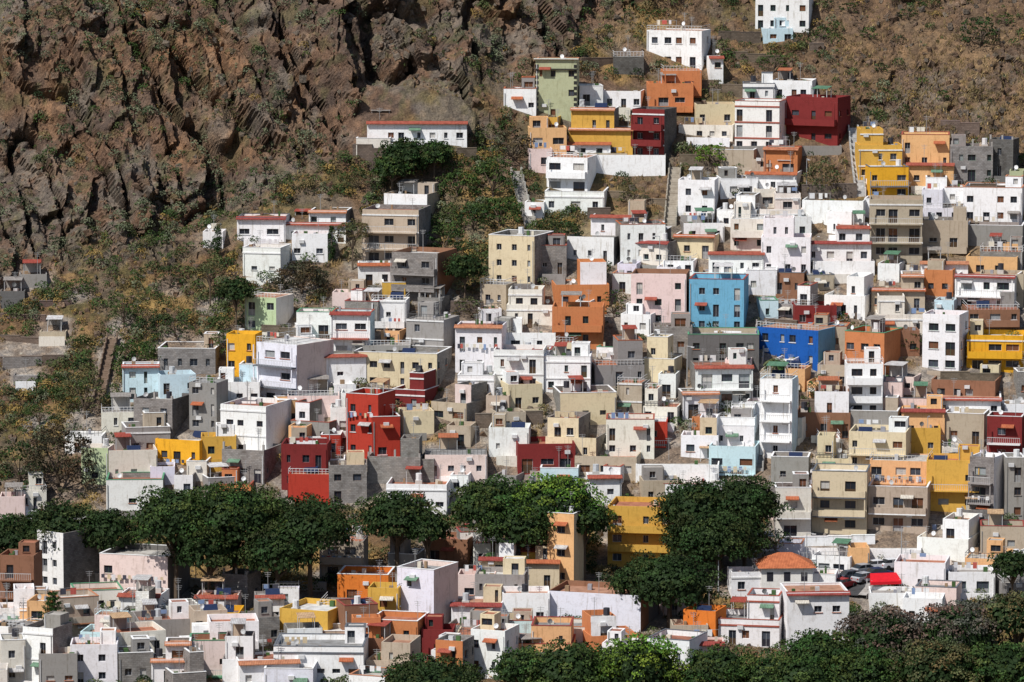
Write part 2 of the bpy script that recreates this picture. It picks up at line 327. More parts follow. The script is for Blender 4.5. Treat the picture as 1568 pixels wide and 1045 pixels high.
def house(x0,x1,yt,yb,code,s,fl,world=None,Wd=None,Hd=None,seed=0):
    global cnt; cnt+=1
    r=random.Random(seed or cnt*7919+int(x0)*31+int(yt))
    if world is None:
        xc=x1-s*(x1-x0) if s>=0 else x0-s*(x1-x0)
        X,Y,Z,t=hit(xc,yb); mpp=t/7000; W=(x1-x0)*mpp; H=(yb-yt)*mpp
    else:
        X,Y,Z=world; W=Wd;H=Hd
    view=math.atan2(-X,Y-CAM[1])
    D=max(4.6,min(9.,W*.85)); a=abs(s)*W
    if Y>92: D=min(D,6)
    if a>0.01:
        if a/D>.86: D=a/.86
        th=math.asin(a/D); w=(1-abs(s))*W/math.cos(th)
    else: th=math.radians(r.uniform(0,9)); w=W-D*math.sin(th)*.8; w=max(w,W*.72)
    neg=(s<0) or (s==0 and r.random()<.4)
    rot=view+(th if neg else -th)
    if world is None and s==0 and neg:
        X,Y,Z,t=hit(x0+ (x1-x0)*(D*math.sin(th)*.7/W),yb)
    elif world is None and s==0:
        X,Y,Z,t=hit(x1-(x1-x0)*(D*math.sin(th)*.7/W),yb)
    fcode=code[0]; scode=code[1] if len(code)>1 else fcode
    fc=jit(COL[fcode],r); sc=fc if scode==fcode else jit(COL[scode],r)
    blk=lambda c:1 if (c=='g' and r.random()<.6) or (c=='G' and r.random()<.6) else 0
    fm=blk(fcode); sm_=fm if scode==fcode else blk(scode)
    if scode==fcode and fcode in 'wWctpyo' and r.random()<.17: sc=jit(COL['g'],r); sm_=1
    capc=None
    t=r.random()
    if fcode not in 'g' or t<.3:
        if t<.22: capc=(.76,.76,.76)
        elif t<.33: capc=r.choice(TERR)
        elif t<.37: capc=(.12,.13,.15)
        elif t<.39: capc=(.1,.28,.16)
    if fcode in 'rR': capc=(.7,.68,.68) if r.random()<.3 else None
    frame=r.choice([(.7,.7,.7),(.7,.7,.7),(.15,.07,.04),(.3,.3,.3),(.08,.2,.12),(.6,.6,.62)])
    deck=r.choice([(.34,.32,.3),(.45,.43,.4),(.38,.16,.1),(.3,.13,.09),(.25,.25,.25),(.4,.22,.15),(.6,.6,.59)])
    if 'n' not in fl and world is None:
        if r.random()<.10 and H>5 and 'm' not in fl: fl+='b'
        if fcode in 'wWcyt' and r.random()<.10: fl+='r'
        if r.random()<.10: fl+='f'
    ph=min(.75,H*.2) if 'r' not in fl else .3
    He=H-ph; n=max(1,int(round(He/2.95))); sh=He/n
    mb=MB(); sidewin=(abs(s)>.01 and scode==fcode and r.random()<.6) or (s==0 and r.random()<.3)
    setb=('m' not in fl and 'b' not in fl and n>=2 and w>4 and r.random()<.6)
    if 'S' in fl and n>=2: setb=True
    if H<1.6: fl+='n'
    if setb:
        zt=(n-1)*sh; floors=[(k*sh,sh) for k in range(n-1)]
        block(mb,0,w,0,D,-7,zt,.75,floors,fc,fm,sc,sm_,r,fl,capc,frame,sidewin,deck)
        f=r.uniform(.4,.75); 
        if r.random()<.5: a0=.25;a1=w*f
        else: a0=w*(1-f);a1=w-.25
        y0=r.choice([.25,.25,1.2,2.0])
        fc2=fc if r.random()<.7 else jit(COL[r.choice('wwwcpg')],r)
        block(mb,a0,a1,y0,D-.25,zt+.004,H-ph,ph,[(zt,sh)],fc2,fm,sc,sm_,r,fl.replace('b',''),capc,frame,sidewin,deck)
        if a0<1: clutter(mb,a1+.2,w-.3,.3,D-.4,zt,r)
        else: clutter(mb,.3,a0-.2,.3,D-.4,zt,r)
        clutter(mb,a0+.3,a1-.3,y0+.3,D-.6,H-ph,r)
    else:
        floors=[(k*sh,sh) for k in range(n)]
        block(mb,0,w,0,D,-7,H-ph,ph,floors,fc,fm,sc,sm_,r,fl,capc,frame,sidewin,deck)
        zr=H-ph
        if r.random()<.38 and w>4 and H>2.2 and 'm' not in fl:
            rw=r.uniform(1.8,min(3.4,w*.6)); xa=r.choice([.3,w-rw-.3]); 
            c2=fc if r.random()<.5 else jit(COL[r.choice('wwcgt')],r)
            block(mb,xa,xa+rw,D-2.8,D-.3,zr+.004,zr+r.uniform(1.9,2.3),.15,[(zr,2.3)],c2,0,c2,0,r,'',capc,frame,False,deck)
            if xa<1: clutter(mb,xa+rw+.2,w-.3,.3,D-.4,zr,r)
            else: clutter(mb,.3,xa-.2,.3,D-.4,zr,r)
        else: clutter(mb,.3,w-.3,.3,D-.4,zr,r)
    if r.random()<.35 and w>3.5 and 'b' not in fl and 'C' not in fl:
        xa=r.uniform(0,w*.3); xb=w-r.uniform(0,w*.3); pd=r.uniform(1.2,2); pc=fc if r.random()<.5 else jit(COL[r.choice('gwtW')],r)
        mb.box(xa,xb,-pd,-.004,-7,-.05,1 if r.random()<.4 else 0,pc); mb.box(xa,xb,-pd,-pd+.15,-.048,.6,0,pc)
    if 'C' in fl:
        for xx in (0,w-.45):
            for k in range(int(H/.9)): mb.box(xx-.03,xx+.48,-.06,-.004,k*.9,k*.9+.5,0,(.03,.03,.03))
        mb.box(-.2,w+.2,-.3,-.01,H-1.6,H-1.45,0,(.04,.04,.04)); mb.box(-.3,w+.3,-.4,.4,H+.09,H+.2,0,(.6,.6,.55))
    nm=NAME[fcode]
    if n>=4: nm=nm.replace('house','apartment_building')
    mb.obj(nm,(X,Y,Z),rot,0 if neg else -w)
    ca,sa=math.cos(rot),math.sin(rot); m=max(1,int(round(w/D*1.6)))
    rr=min(D/2,max(w/m*.75,2.2))
    for i in range(m):
        cx=w*(i+.5)/m-(0 if neg else w)
        for cy in ([D/2] if rr>D*.4 else [D*.28,D*.72]): OCC.append((X+cx*ca-cy*sa,Y+cx*sa+cy*ca,rr))
TABLE='''
1155 1243 -4 50 w 0 m
1165 1215 44 66 a 0 -
990 1088 42 108 w .14 m
1083 1108 88 132 w 0 m
938 986 82 112 G 0 nm
1012 1075 103 145 o 0 b
990 1062 128 170 o 0 bm
820 887 92 188 NN .06 mC
771 822 136 178 w 0 -
884 924 132 165 w 0 m
920 986 140 170 w 0 -
1137 1186 128 156 w 0 -
1183 1250 124 158 w .1 -
1062 1128 160 196 c 0 m
1038 1126 192 216 W 0 -
1125 1205 156 236 w .15 m
1203 1302 150 226 r .2 bm
1120 1290 224 242 g 0 n
870 974 168 240 y 0 S
826 858 180 208 y 0 -
808 868 196 232 e 0 R
968 1036 168 246 rG .28 bmf
912 1020 238 268 w 0 nm
808 846 228 262 p 0 m
855 936 220 242 w 0 r
837 915 236 300 w .2 bm
833 930 294 330 w 0 f
803 836 310 334 w 0 m
562 716 188 224 wk 0 mrR
545 600 212 240 W 0 n
1310 1382 198 278 y 0 S
1380 1453 206 258 e 0 m
1325 1392 256 306 Y 0 bm
1388 1462 252 290 e 0 mr
1453 1520 224 278 g 0 -
1514 1560 214 275 G .2 -
1482 1522 236 262 t 0 -
1545 1568 262 300 N 0 -
1168 1226 228 272 o 0 bmr
1140 1226 266 300 w 0 br
1038 1100 276 335 w .1 m
1098 1162 274 304 w 0 -
1096 1164 300 352 w 0 -
1160 1230 298 350 W 0 f
1228 1332 308 350 w .1 nm
1236 1334 348 406 w 0 r
1240 1340 400 424 w 0 n
1330 1412 305 400 t 0 bm
1408 1476 292 342 l 0 -
1474 1568 288 345 w 0 -
1410 1482 338 386 t 0 b
1480 1568 346 382 g 0 n
1500 1568 380 420 g 0 -
1118 1188 330 386 W 0 -
1165 1242 336 426 w 0 -
903 990 332 366 w 0 r
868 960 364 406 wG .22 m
944 1020 344 402 w 0 -
975 1042 372 412 W .3 -
1042 1110 342 372 w 0 m
1030 1100 362 398 c 0 -
1014 1066 396 422 w 0 -
1085 1170 388 424 wp 0 r
1142 1190 414 452 w 0 -
362 442 334 372 w 0 m
438 542 326 372 w .12 -
446 506 358 402 w 0 -
372 446 380 430 w .22 m
310 345 355 380 w 0 n
588 676 298 345 wt .25 -
555 660 322 408 tg .18 bm
600 700 388 470 gk .3 bm
548 612 405 442 w 0 r
748 848 362 442 cg .3 m
824 868 376 424 g 0 -
845 934 404 476 o 0 S
735 792 430 474 t .3 -
775 852 444 498 W 0 -
966 1056 420 502 pk .06 mR
1055 1146 428 512 b .08 m
1060 1142 418 434 a 0 n
845 925 470 534 o 0 bm
375 450 450 514 nW .36 m
347 402 512 574 Y .2 m
393 512 522 628 lp .48 bm
453 512 478 520 w 0 b
505 572 480 552 wa 0 b
528 592 462 504 g .2 -
568 626 454 500 w 0 b
508 562 448 480 p 0 -
622 704 484 548 g .3 -
555 630 524 556 g 0 -
493 562 545 592 w 0 r
540 692 542 600 c .15 m
697 776 500 574 w .1 mr
755 836 536 602 w 0 m
773 852 510 540 w 0 b
905 988 522 592 g 0 -
833 906 546 604 w 0 f
985 1044 518 590 c .2 -
1052 1162 512 566 Gt 0 m
1158 1293 500 568 Bb .3 m
1190 1255 438 492 g .2 -
1212 1282 468 504 r 0 -
1262 1340 424 490 w .2 -
1333 1416 422 476 t 0 r
1414 1462 414 456 o 0 -
1460 1562 424 482 w 0 bf
1478 1562 394 428 e 0 -
1408 1482 402 432 w 0 r
1412 1482 482 574 w .2 m
1474 1562 468 520 k 0 b
1480 1568 514 572 Y 0 b
1293 1382 510 582 o .32 m
188 244 560 612 a 0 mr
240 338 534 572 g 0 -
240 302 574 628 a 0 m
290 350 580 664 g .3 -
205 296 612 672 gG .35 -
155 212 626 662 W 0 -
188 262 655 702 g 0 -
338 447 622 706 w .36 mf
445 536 620 682 gG .35 -
530 606 604 706 R .35 m
566 614 638 708 R 0 -
600 672 572 632 r .3 -
660 750 592 652 tg .4 R
612 666 630 668 c 0 -
748 812 655 702 w 0 -
849 946 602 652 c 0 -
835 932 642 708 c .2 S
928 1002 642 702 W 0 -
945 992 580 642 t .2 -
1040 1102 602 642 w 0 r
1058 1154 562 626 w 0 br
1042 1102 640 702 w 0 -
1094 1156 622 690 w 0 S
983 1042 590 652 W 0 -
1163 1221 574 706 wa .15 mb
1220 1302 600 672 k 0 -
1293 1352 550 642 w 0 b
1350 1428 586 642 p 0 -
1424 1532 584 618 k 0 -
1300 1378 630 674 g 0 -
1380 1446 628 674 e 0 br
1444 1512 634 684 t 0 -
1424 1532 610 642 w 0 r
1510 1568 638 712 r 0 b
1248 1302 668 732 c 0 -
1298 1392 662 748 c 0 b
1330 1426 700 772 e 0 b
1418 1502 705 788 y 0 b
1484 1537 700 802 gw .3 b
1535 1568 700 800 g 0 -
125 176 686 742 nW .2 m
163 242 690 742 W 0 -
238 342 675 716 Y .35 m
308 362 668 706 y 0 -
340 432 690 742 g .3 -
430 506 680 752 r 0 -
468 508 692 720 p 0 m
440 522 720 768 R 0 nm
503 562 712 772 g 0 -
560 652 700 744 g 0 nm
610 668 672 742 g 0 n
650 746 690 736 p 0 -
788 882 680 726 r 0 -
878 982 700 736 t 0 -
973 1102 712 746 w 0 nm
1084 1162 684 726 a 0 b
163 252 734 786 w 0 S
22 72 746 786 W 0 -
0 40 760 800 p 0 -
1243 1332 722 820 c .06 bm
1328 1424 746 818 t 0 b
1185 1242 746 828 W 0 -
1500 1568 805 850 t 0 -
980 1042 736 776 t 0 -
898 952 730 772 w 0 -
590 690 742 792 w 0 -
930 1042 776 872 y .1 bm
838 896 786 902 ec .3 m
798 844 842 892 y 0 r
488 562 822 892 tg 0 b
594 650 822 884 g .2 -
652 732 826 868 k .2 -
724 790 826 872 W 0 -
58 152 816 908 wg .58 m
0 66 850 942 k .2 b
153 292 852 928 pG .25 mR
733 792 856 908 c 0 b
790 860 860 905 c 0 -
340 400 880 930 g .35 -
515 602 880 928 O 0 b
608 702 872 978 lp .4 m
562 616 900 976 y 0 m
488 572 922 962 g 0 -
428 542 936 986 y .35 -
390 436 914 962 w 0 -
298 368 914 950 p 0 rR
296 372 938 978 Y 0 b
182 260 912 962 w .2 -
110 190 905 945 W 0 -
205 300 950 995 g 0 n
36 112 962 1050 wg .4 -
108 182 986 1050 w 0 -
0 40 980 1050 W 0 -
178 236 1000 1050 g 0 -
232 296 985 1050 w 0 -
290 360 980 1034 pk 0 b
340 424 978 1050 w 0 S
418 562 990 1050 w 0 S
360 460 1015 1060 w 0 r
560 648 985 1050 t .2 -
645 697 964 1012 r 0 b
696 782 966 1014 c 0 -
690 772 926 972 w 0 r
768 842 908 962 w 0 -
838 1008 912 968 lk .16 nmR
780 840 960 985 g 0 -
840 920 960 990 W 0 n
700 760 880 925 p 0 -
930 1010 920 960 yG .3 m
1046 1112 936 988 O .25 -
1098 1200 916 992 w 0 S
1196 1302 908 994 w 0 m
1115 1170 876 914 w 0 m
1240 1282 880 912 w 0 -
1195 1412 842 864 w 0 nm
1368 1452 862 912 w 0 -
1404 1502 798 862 w .2 -
1448 1524 876 912 w 0 -
1330 1400 908 938 w 0 n
1400 1470 900 935 p 0 m
1476 1540 850 890 e 0 -
1120 1195 845 872 g 0 n
1050 1108 985 1010 p 0 r
1000 1050 880 925 G 0 n
700 742 815 850 w 0 -
60 120 1000 1060 g 0 -
30 100 925 965 e 0 -
30 72 420 438 g 0 n
0 92 548 566 g 0 n
0 40 446 462 G 0 n
20 60 575 588 g 0 n
60 104 508 520 t 0 n
1500 1568 420 470 t 0 -
1340 1420 455 515 W 0 -
1250 1330 560 600 t 0 -
700 760 575 610 w 0 -
330 400 585 625 w 0 -
440 520 600 640 p 0 -
1090 1160 230 262 t 0 n
1000 1060 500 545 g 0 -
1095 1160 640 680 w 0 -
1370 1440 655 700 y 0 -
1180 1240 700 745 g 0 -
1240 1300 500 540 t 0 -
'''
for ln in TABLE.strip().split('\n'):
    a=ln.split(); fl=a[6] if a[6]!='-' else ''
    house(float(a[0]),float(a[1]),float(a[2]),float(a[3]),a[4],float(a[5]),fl)
# ------------------------------------------------------------ street with cars, walls, stairs
def drape(name,pts,width,col,mi=5,lift=.12):
    P=[hit(*p)[:2] for p in pts]; Q=[]
    for (a,b) in zip(P[:-1],P[1:]):
        n=max(2,int(math.hypot(b[0]-a[0],b[1]-a[1])))
        for k in range(n): Q.append((a[0]+(b[0]-a[0])*k/n,a[1]+(b[1]-a[1])*k/n))
    Q.append(P[-1]); mb=MB(); L=[]
    for i,(x,y) in enumerate(Q):
        j=min(i+1,len(Q)-1);k=max(i-1,0); dx=Q[j][0]-Q[k][0];dy=Q[j][1]-Q[k][1];l=math.hypot(dx,dy) or 1
        nx,ny=-dy/l,dx/l; z=float(H0(x,y))+lift
        L.append(((x+nx*width/2,y+ny*width/2,z),(x-nx*width/2,y-ny*width/2,z),(nx,ny)))
        OCC.append((x,y,width/2+.3))
    for a,b in zip(L[:-1],L[1:]):
        mb.q(a[1],b[1],b[0],a[0],mi,col)
        for s in(0,1):
            p,q=a[s],b[s]; n=a[2]; sg=1 if s==0 else -1
            o=lambda v,d,z:(v[0]+n[0]*d*sg,v[1]+n[1]*d*sg,v[2]+z)
            mb.q(o(p,0,0),o(q,0,0),o(q,0,.14),o(p,0,.14),5,(.4,.39,.37)); mb.q(o(p,0,.14),o(q,0,.14),o(q,1.2,.14),o(p,1.2,.14),5,(.36,.34,.32))
            mb.q(o(p,1.2,.14),o(q,1.2,.14),o(q,1.2,-2),o(p,1.2,-2),5,(.36,.34,.32))
    mb.obj(name,(0,0,0),0)
drape('street',[(1285,912),(1300,895),(1350,880),(1420,868)],5.5,(.06,.06,.062))
def gwall(name,pa,pb,h,col,mi=0,th=.35,rail=False):
    A=hit(*pa);B=hit(*pb); L=math.hypot(B[0]-A[0],B[1]-A[1]); ang=math.atan2(B[1]-A[1],B[0]-A[0]); mb=MB()
    n=max(1,int(L/3))
    for k in range(n):
        x=A[0]+(B[0]-A[0])*(k+.5)/n;y=A[1]+(B[1]-A[1])*(k+.5)/n; z=float(H0(x,y))-A[2]
        a=L*k/n;b=L*(k+1)/n
        mb.box(a,b,0,th,z-4,z+h,mi,col); mb.box(a,b,-.05,th+.05,z+h+.002,z+h+.1,0,jit(col,R,.1))
        if rail:
            mb.box(a,b,th/2-.03,th/2+.03,z+h+1.0,z+h+1.06,4,(.5,.5,.5))
            t=a
            while t<b: mb.box(t,t+.05,th/2-.02,th/2+.02,z+h+.1,z+h+1,4,(.5,.5,.5)); t+=.5
    mb.obj(name,(A[0],A[1],A[2]),ang)
gwall('white_retaining_wall',(1215,876),(1300,872),1.6,(.76,.77,.78),0,.35,True)
gwall('white_retaining_wall',(1195,836),(1340,832),1.2,(.76,.77,.78),0)
gwall('promenade_wall',(0,880),(500,905),1.1,(.3,.28,.25),0)
ST=(.19,.15,.12)
for a,b,h in [((1228,306),(1312,302),2.2),((1040,252),(1130,256),1.6),((1060,136),(1140,150),1.8),((1100,62),(1165,64),1.6),((728,656),(832,650),2),((1485,300),(1568,306),2),
              ((0,560),(98,556),1.2),((540,238),(600,250),2),((900,335),(935,332),1.5),((1170,500),(1220,520),2),((1440,585),(1530,590),1.6),((640,250),(730,235),1),
              ((690,480),(740,484),2),((1225,625),(1280,640),1.8),((400,512),(460,520),1.5),((0,488),(70,492),.8),((1240,80),(1262,76),1.2),((930,300),(1020,318),1.0),
              ((1090,82),(1200,96),1.0),((1440,190),(1500,197),.6),((890,100),(940,96),1.1),((0,520),(60,526),.7),((60,470),(110,466),.7)]:
    gwall('stone_retaining_wall',a,b,h,jit(ST,R,.2),1,.5)
def stairs(name,pa,pb,w,col):
    A=hit(*pa);B=hit(*pb); L=math.hypot(B[0]-A[0],B[1]-A[1]); ang=math.atan2(B[1]-A[1],B[0]-A[0]); n=int(L/.45); mb=MB()
    for k in range(n):
        f=(k+.5)/n; z=float(H0(A[0]+(B[0]-A[0])*f,A[1]+(B[1]-A[1])*f))-A[2]+.15
        mb.box(L*k/n,L*(k+1)/n,-w/2,w/2,z-1.5,z,5,col)
        if k%3==0:
            e=min(L,L*(k+3)/n)
            for s in(-1,1): mb.box(L*k/n,e,s*(w/2+.12)-.1,s*(w/2+.12)+.1,z-1.5,z+1.05,0,jit(col,R,.08))
        if k%4==0: OCC.append((A[0]+(B[0]-A[0])*f,A[1]+(B[1]-A[1])*f,w/2+.4))
    mb.obj(name,(A[0],A[1],A[2]),ang)
stairs('stone_staircase',(1026,345),(1034,256),1.6,(.4,.36,.3))
stairs('stone_staircase',(812,345),(790,262),1.4,(.42,.40,.37))
stairs('stone_staircase',(1318,300),(1306,196),1.3,(.5,.5,.5))
stairs('stone_staircase',(1430,760),(1385,690),1.6,(.3,.27,.25))
stairs('stone_staircase',(150,620),(172,520),1.3,(.22,.16,.12))
stairs('stone_staircase',(1160,720),(1168,640),1.3,(.4,.38,.36))
stairs('stone_staircase',(1160,560),(1166,500),1.2,(.4,.38,.36))
def car(px,py,col,ang):
    X,Y,Z,t=hit(px,py); Z+=.14; mb=MB()
    def ring(pts,y0,y1,m,c,ins=0):
        n=len(pts)
        for i in range(n):
            a=pts[i];b=pts[(i+1)%n]; mb.q((a[0],y0,a[1]),(b[0],y0,b[1]),(b[0],y1,b[1]),(a[0],y1,a[1]),m,c)
        for y in(y0,y1):
            for i in range(1,n-1,2): mb.q((pts[0][0],y,pts[0][1]),(pts[i][0],y,pts[i][1]),(pts[i+1][0],y,pts[i+1][1]),(pts[min(i+2,n-1)][0],y,pts[min(i+2,n-1)][1]),m,c)
    ring([(-2.05,.3),(2.05,.3),(2.12,.55),(2.0,.78),(1.0,.92),(-1.85,.95),(-2.1,.8)],-.85,.85,4,col)
    ring([(1.05,.922),(.35,1.36),(-1.2,1.38),(-1.8,.952)],-.74,.74,2,(.02,.025,.03))
    mb.box(-1.2,.33,-.72,.72,1.385,1.43,4,col)
    for x in(-.5,): mb.box(x-.05,x+.05,-.76,.76,.95,1.38,4,col)
    for x in(-1.3,1.3):
        for s in(-1,1):
            P=[(x+.33*math.cos(i*math.pi/4),.33+.33*math.sin(i*math.pi/4)) for i in range(8)]
            ring(P,s*.88-.1,s*.88+.02,4,(.02,.02,.02))
    for s in(-.6,.6): mb.box(2.09,2.14,s-.15,s+.15,.58,.72,4,(.7,.7,.7)); mb.box(-2.14,-2.08,s-.12,s+.12,.62,.78,4,(.4,.02,.02))
    mb.obj('parked_car',(X,Y,Z),ang)
for i,(px,py,c,a) in enumerate([(1306,890,(.05,.06,.08),.5),(1325,880,(.3,.31,.33),.6),(1346,886,(.02,.03,.08),.5),(1368,872,(.6,.6,.62),.45),(1292,902,(.3,.03,.03),.9),(1345,874,(.6,.6,.62),.4),(1325,893,(.35,.36,.38),.7)]): car(px,py,c,a)
def lamp(px,py,h=6):
    X,Y,Z,t=hit(px,py); mb=MB(); mb.cyl(0,0,-1,h,.09,4,(.35,.36,.37),6,.05); mb.box(0,1.1,-.04,.04,h-.1,h,4,(.35,.36,.37)); mb.box(.8,1.4,-.12,.12,h-.2,h-.06,4,(.5,.5,.5)); mb.cyl(0,0,-1,.5,.18,4,(.3,.3,.3),6)
    mb.obj('street_lamp',(X,Y,Z),R.uniform(0,6))
for p in [(1285,900),(1235,880),(1100,905),(1380,870),(1052,590),(1222,640),(505,720),(880,640),(1235,300),(760,660),(300,895),(1420,700),(1010,420)]: lamp(*p)
X,Y,Z,t=hit(1352,912); mb=MB()
for x in(-2,2):
    for y in(-1.2,1.2): mb.box(x-.06,x+.06,y-.06,y+.06,-.5,2.4,4,(.5,.5,.5))
for s in(-1,1): mb.q((-2.3,s*1.5,2.2),(2.3,s*1.5,2.2),(1.9,0,3.2),(-1.9,0,3.2),4,(.6,.01,.02))
mb.q((2.3,-1.5,2.2),(2.3,1.5,2.2),(1.9,0.01,3.2),(1.9,0,3.2),4,(.6,.01,.02)); mb.box(-2.3,2.3,-1.52,-1.5,1.8,2.2,4,(.6,.01,.02))
mb.obj('red_awning',(X,Y,Z),.2)
X,Y,Z,t=hit(1205,914); mb=MB(); mb.box(-3.6,3.6,0,6,-2,2.6,0,(.76,.74,.7))
for x in(-2.4,0,2.4): mb.box(x-.45,x+.45,-.03,-.004,.7,2,2,(.03,.03,.04))
o=.5;T=(.5,.16,.07)
A=[(-3.6-o,-o,2.6),(3.6+o,-o,2.6),(3.6+o,6+o,2.6),(-3.6-o,6+o,2.6)];r0=(-1,3,4.3);r1=(1,3,4.3)
mb.q(A[0],A[1],r1,r0,3,T);mb.q(A[2],A[3],r0,r1,3,T);mb.q(A[1],A[2],r1,r1,3,T);mb.q(A[3],A[0],r0,r0,3,T);mb.q(A[3],A[2],A[1],A[0],0,(.5,.4,.3))
mb.obj('tile_roof_pavilion',(X,Y,Z+1.5),.05); OCC.append((X,Y+3,4))
# ------------------------------------------------------------ trees
def leafquads(C,nrm,size,rs,sp=.55):
    n=len(C); nn=nrm+rs.normal(0,sp,(n,3)); nn/=np.linalg.norm(nn,axis=1)[:,None]+1e-6
    t=rs.normal(0,1,(n,3)); t1=np.cross(nn,t); t1/=np.linalg.norm(t1,axis=1)[:,None]+1e-6; t2=np.cross(nn,t1)
    s=size[:,None]*.5; a=t1*s; b=t2*s*.7
    V=np.stack([C-a-b*.3,C-b,C+a+b*.2,C+b],1); return V.reshape(-1,3)
def clumps(cen,rad,per,size,base,rs,flat=.75,up=-.3):
    idx=np.repeat(np.arange(len(cen)),per); n=len(idx)
    d=rs.normal(0,1,(n,3)); d/=np.linalg.norm(d,axis=1)[:,None]; d[:,2]=np.where(d[:,2]<up,-d[:,2],d[:,2])
    rr=rad[idx]*(.72+.36*rs.rand(n)**.6); P=cen[idx]+d*rr[:,None]*np.array([1,1,flat])
    sz=size[idx]*(.7+.6*rs.rand(n)); V=leafquads(P,d,sz,rs)
    col=base[idx]*(.75+.5*rs.rand(n,1)); return V,np.repeat(col,4,0)
def branch(mb_v,mb_c,p,q,r0,r1,col,n=6):
    p=np.array(p,float);q=np.array(q,float);d=q-p;d/=np.linalg.norm(d)+1e-6
    a=np.cross(d,[0.3,1,0.1]);a/=np.linalg.norm(a);b=np.cross(d,a)
    for i in range(n):
        t0=i*2*math.pi/n;t1=(i+1)*2*math.pi/n
        f=lambda t,o,r:o+(a*math.cos(t)+b*math.sin(t))*r
        mb_v+= [f(t0,p,r0),f(t1,p,r0),f(t1,q,r1),f(t0,q,r1)]; mb_c+=[col]*4
GREEN=dict(d=(.022,.044,.012),g=(.033,.068,.016),b=(.075,.16,.02),o=(.07,.08,.033),x=(.08,.076,.06),m=(.04,.038,.02),y=(.14,.17,.05))
def tree(kind,px,yb,yt,wpx,c,name=None):
    X,Y,Z,t=hit(px,yb); m=t/7000; H=(yb-yt)*m; W=wpx*m; rs=np.random.RandomState(int(px*3+yb)); tv=[];tc=[]; bark=(.12,.09,.065)
    if kind in('laurel','bush'):
        a=W/2; big=kind=='laurel' and a>3
        ch=min(H*.55,a*.85) if kind=='laurel' else H*.8; cz=H-ch
        rc=max(.35,min(1.5,a*.2))
        if kind=='laurel': k=int(1.5*(a*.9)**2/rc**2*1.6)+14
        else: k=int(10+a*a*3)
        i=np.arange(k); u=(i+.5)/k*1.15-.15; th=i*2.39996+rs.rand(k)*.5; el=np.arcsin(np.clip(u+rs.normal(0,.03,k),-.3,1))
        lob=(1+.12*np.sin(th*3+px)+.09*np.sin(th*5+yb)+.05*np.sin(th*9))
        R0=(1-.22*rs.rand(k)**2)*lob
        ez=np.sign(np.sin(el))*np.abs(np.sin(el))**.85
        cen=np.stack([np.cos(th)*np.cos(el)**.75*R0*(a-rc*.5),np.sin(th)*np.cos(el)**.75*R0*(a*.9-rc*.5),cz+ez*(1-.12*rs.rand(k))*(ch-rc*.5)+rs.normal(0,.24*rc,k)],1)
        rad=rc*(.6+.7*rs.rand(k)); ls=.24 if a<3 else .34
        per=np.maximum(20,(rad**2*(13/ls**2)*.42)).astype(int); per=np.minimum(per,420)
        base=np.array(GREEN[c])[None]*(.6+.85*rs.rand(k,1)); base[:,0]*=(.8+.8*rs.rand(k))
        V,C=clumps(cen,rad,per,np.full(k,ls),base,rs,.68)
        if big:
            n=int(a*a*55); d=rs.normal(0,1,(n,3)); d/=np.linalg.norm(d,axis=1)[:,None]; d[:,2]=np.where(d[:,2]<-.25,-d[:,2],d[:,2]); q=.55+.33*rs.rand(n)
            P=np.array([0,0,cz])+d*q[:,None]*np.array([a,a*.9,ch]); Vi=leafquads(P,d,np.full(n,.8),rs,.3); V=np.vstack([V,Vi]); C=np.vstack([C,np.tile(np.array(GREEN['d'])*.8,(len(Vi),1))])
        branch(tv,tc,(0,0,-1.5),(0,0,cz*.7+.1),max(.12,a*.06),max(.09,a*.045),bark)
        for i in rs.choice(k,min(k,9),False):
            q=cen[i]*np.array([.85,.85,1]); mid=np.array([q[0]*.35,q[1]*.35,cz*.7+(q[2]-cz*.7)*.4]); branch(tv,tc,(0,0,cz*.6),mid,a*.035+.03,a*.022+.02,bark,5); branch(tv,tc,mid,q,a*.022+.02,.03,bark,5)
        nm=name or {'laurel':'laurel_tree','bush':'shrub'}[kind]; OCC.append((X,Y,max(.8,a*.5)))
    elif kind=='cypress':
        k=40; z=rs.rand(k); a=W/2; th=rs.rand(k)*6.283; rr=a*np.sin(np.clip(z,0.03,1)*math.pi*.9+.2)*.6
        cen=np.stack([np.cos(th)*rr,np.sin(th)*rr,.3+z*(H-.6)],1); rad=np.full(k,a*.5)
        V,C=clumps(cen,rad,np.full(k,45),np.full(k,.2),np.array(GREEN['d'])[None]*(.8+.4*rs.rand(k,1)),rs,1.3); branch(tv,tc,(0,0,-1),(0,0,H*.8),.15,.05,bark); nm='cypress_tree'
    elif kind=='palm':
        n=26; V=[];C=[]; branch(tv,tc,(0,0,-1.5),(0,0,H-W*.25),.28,.2,(.16,.12,.09),8); top=np.array([0,0,H-W*.25])
        for i in range(n):
            th=i*2.4; e=rs.uniform(-.3,1.2); L=W*.55*rs.uniform(.85,1.1); d=np.array([math.cos(th),math.sin(th),0]); sd=np.array([-d[1],d[0],0]); pr=top; 
            cg=np.array(GREEN['o'] if rs.rand()<.5 else GREEN['g'])*rs.uniform(.9,1.6)
            for s in range(7):
                f=(s+1)/7; an=e-1.7*f; p=pr+(d*math.cos(an)+np.array([0,0,1])*math.sin(an))*L/7
                w0=.42*math.sin(min(1,(s+.3)/7)*math.pi*.85+.25)
                for sg in(-1,1):
                    for h in(0,.5):
                        q0=pr+(p-pr)*h; q1=pr+(p-pr)*(h+.38); V+= [q0,q1,q1+sd*sg*w0+np.array([0,0,-.18]),q0+sd*sg*w0+np.array([0,0,-.2])]; C+=[cg]*4
                pr=p
        V=np.array(V);C=np.array(C); nm='palm_tree'
    else:
        V=[];C=[]; branch(tv,tc,(0,0,-1.5),(0,0,H),.22,.04,bark)
        z=H*.2
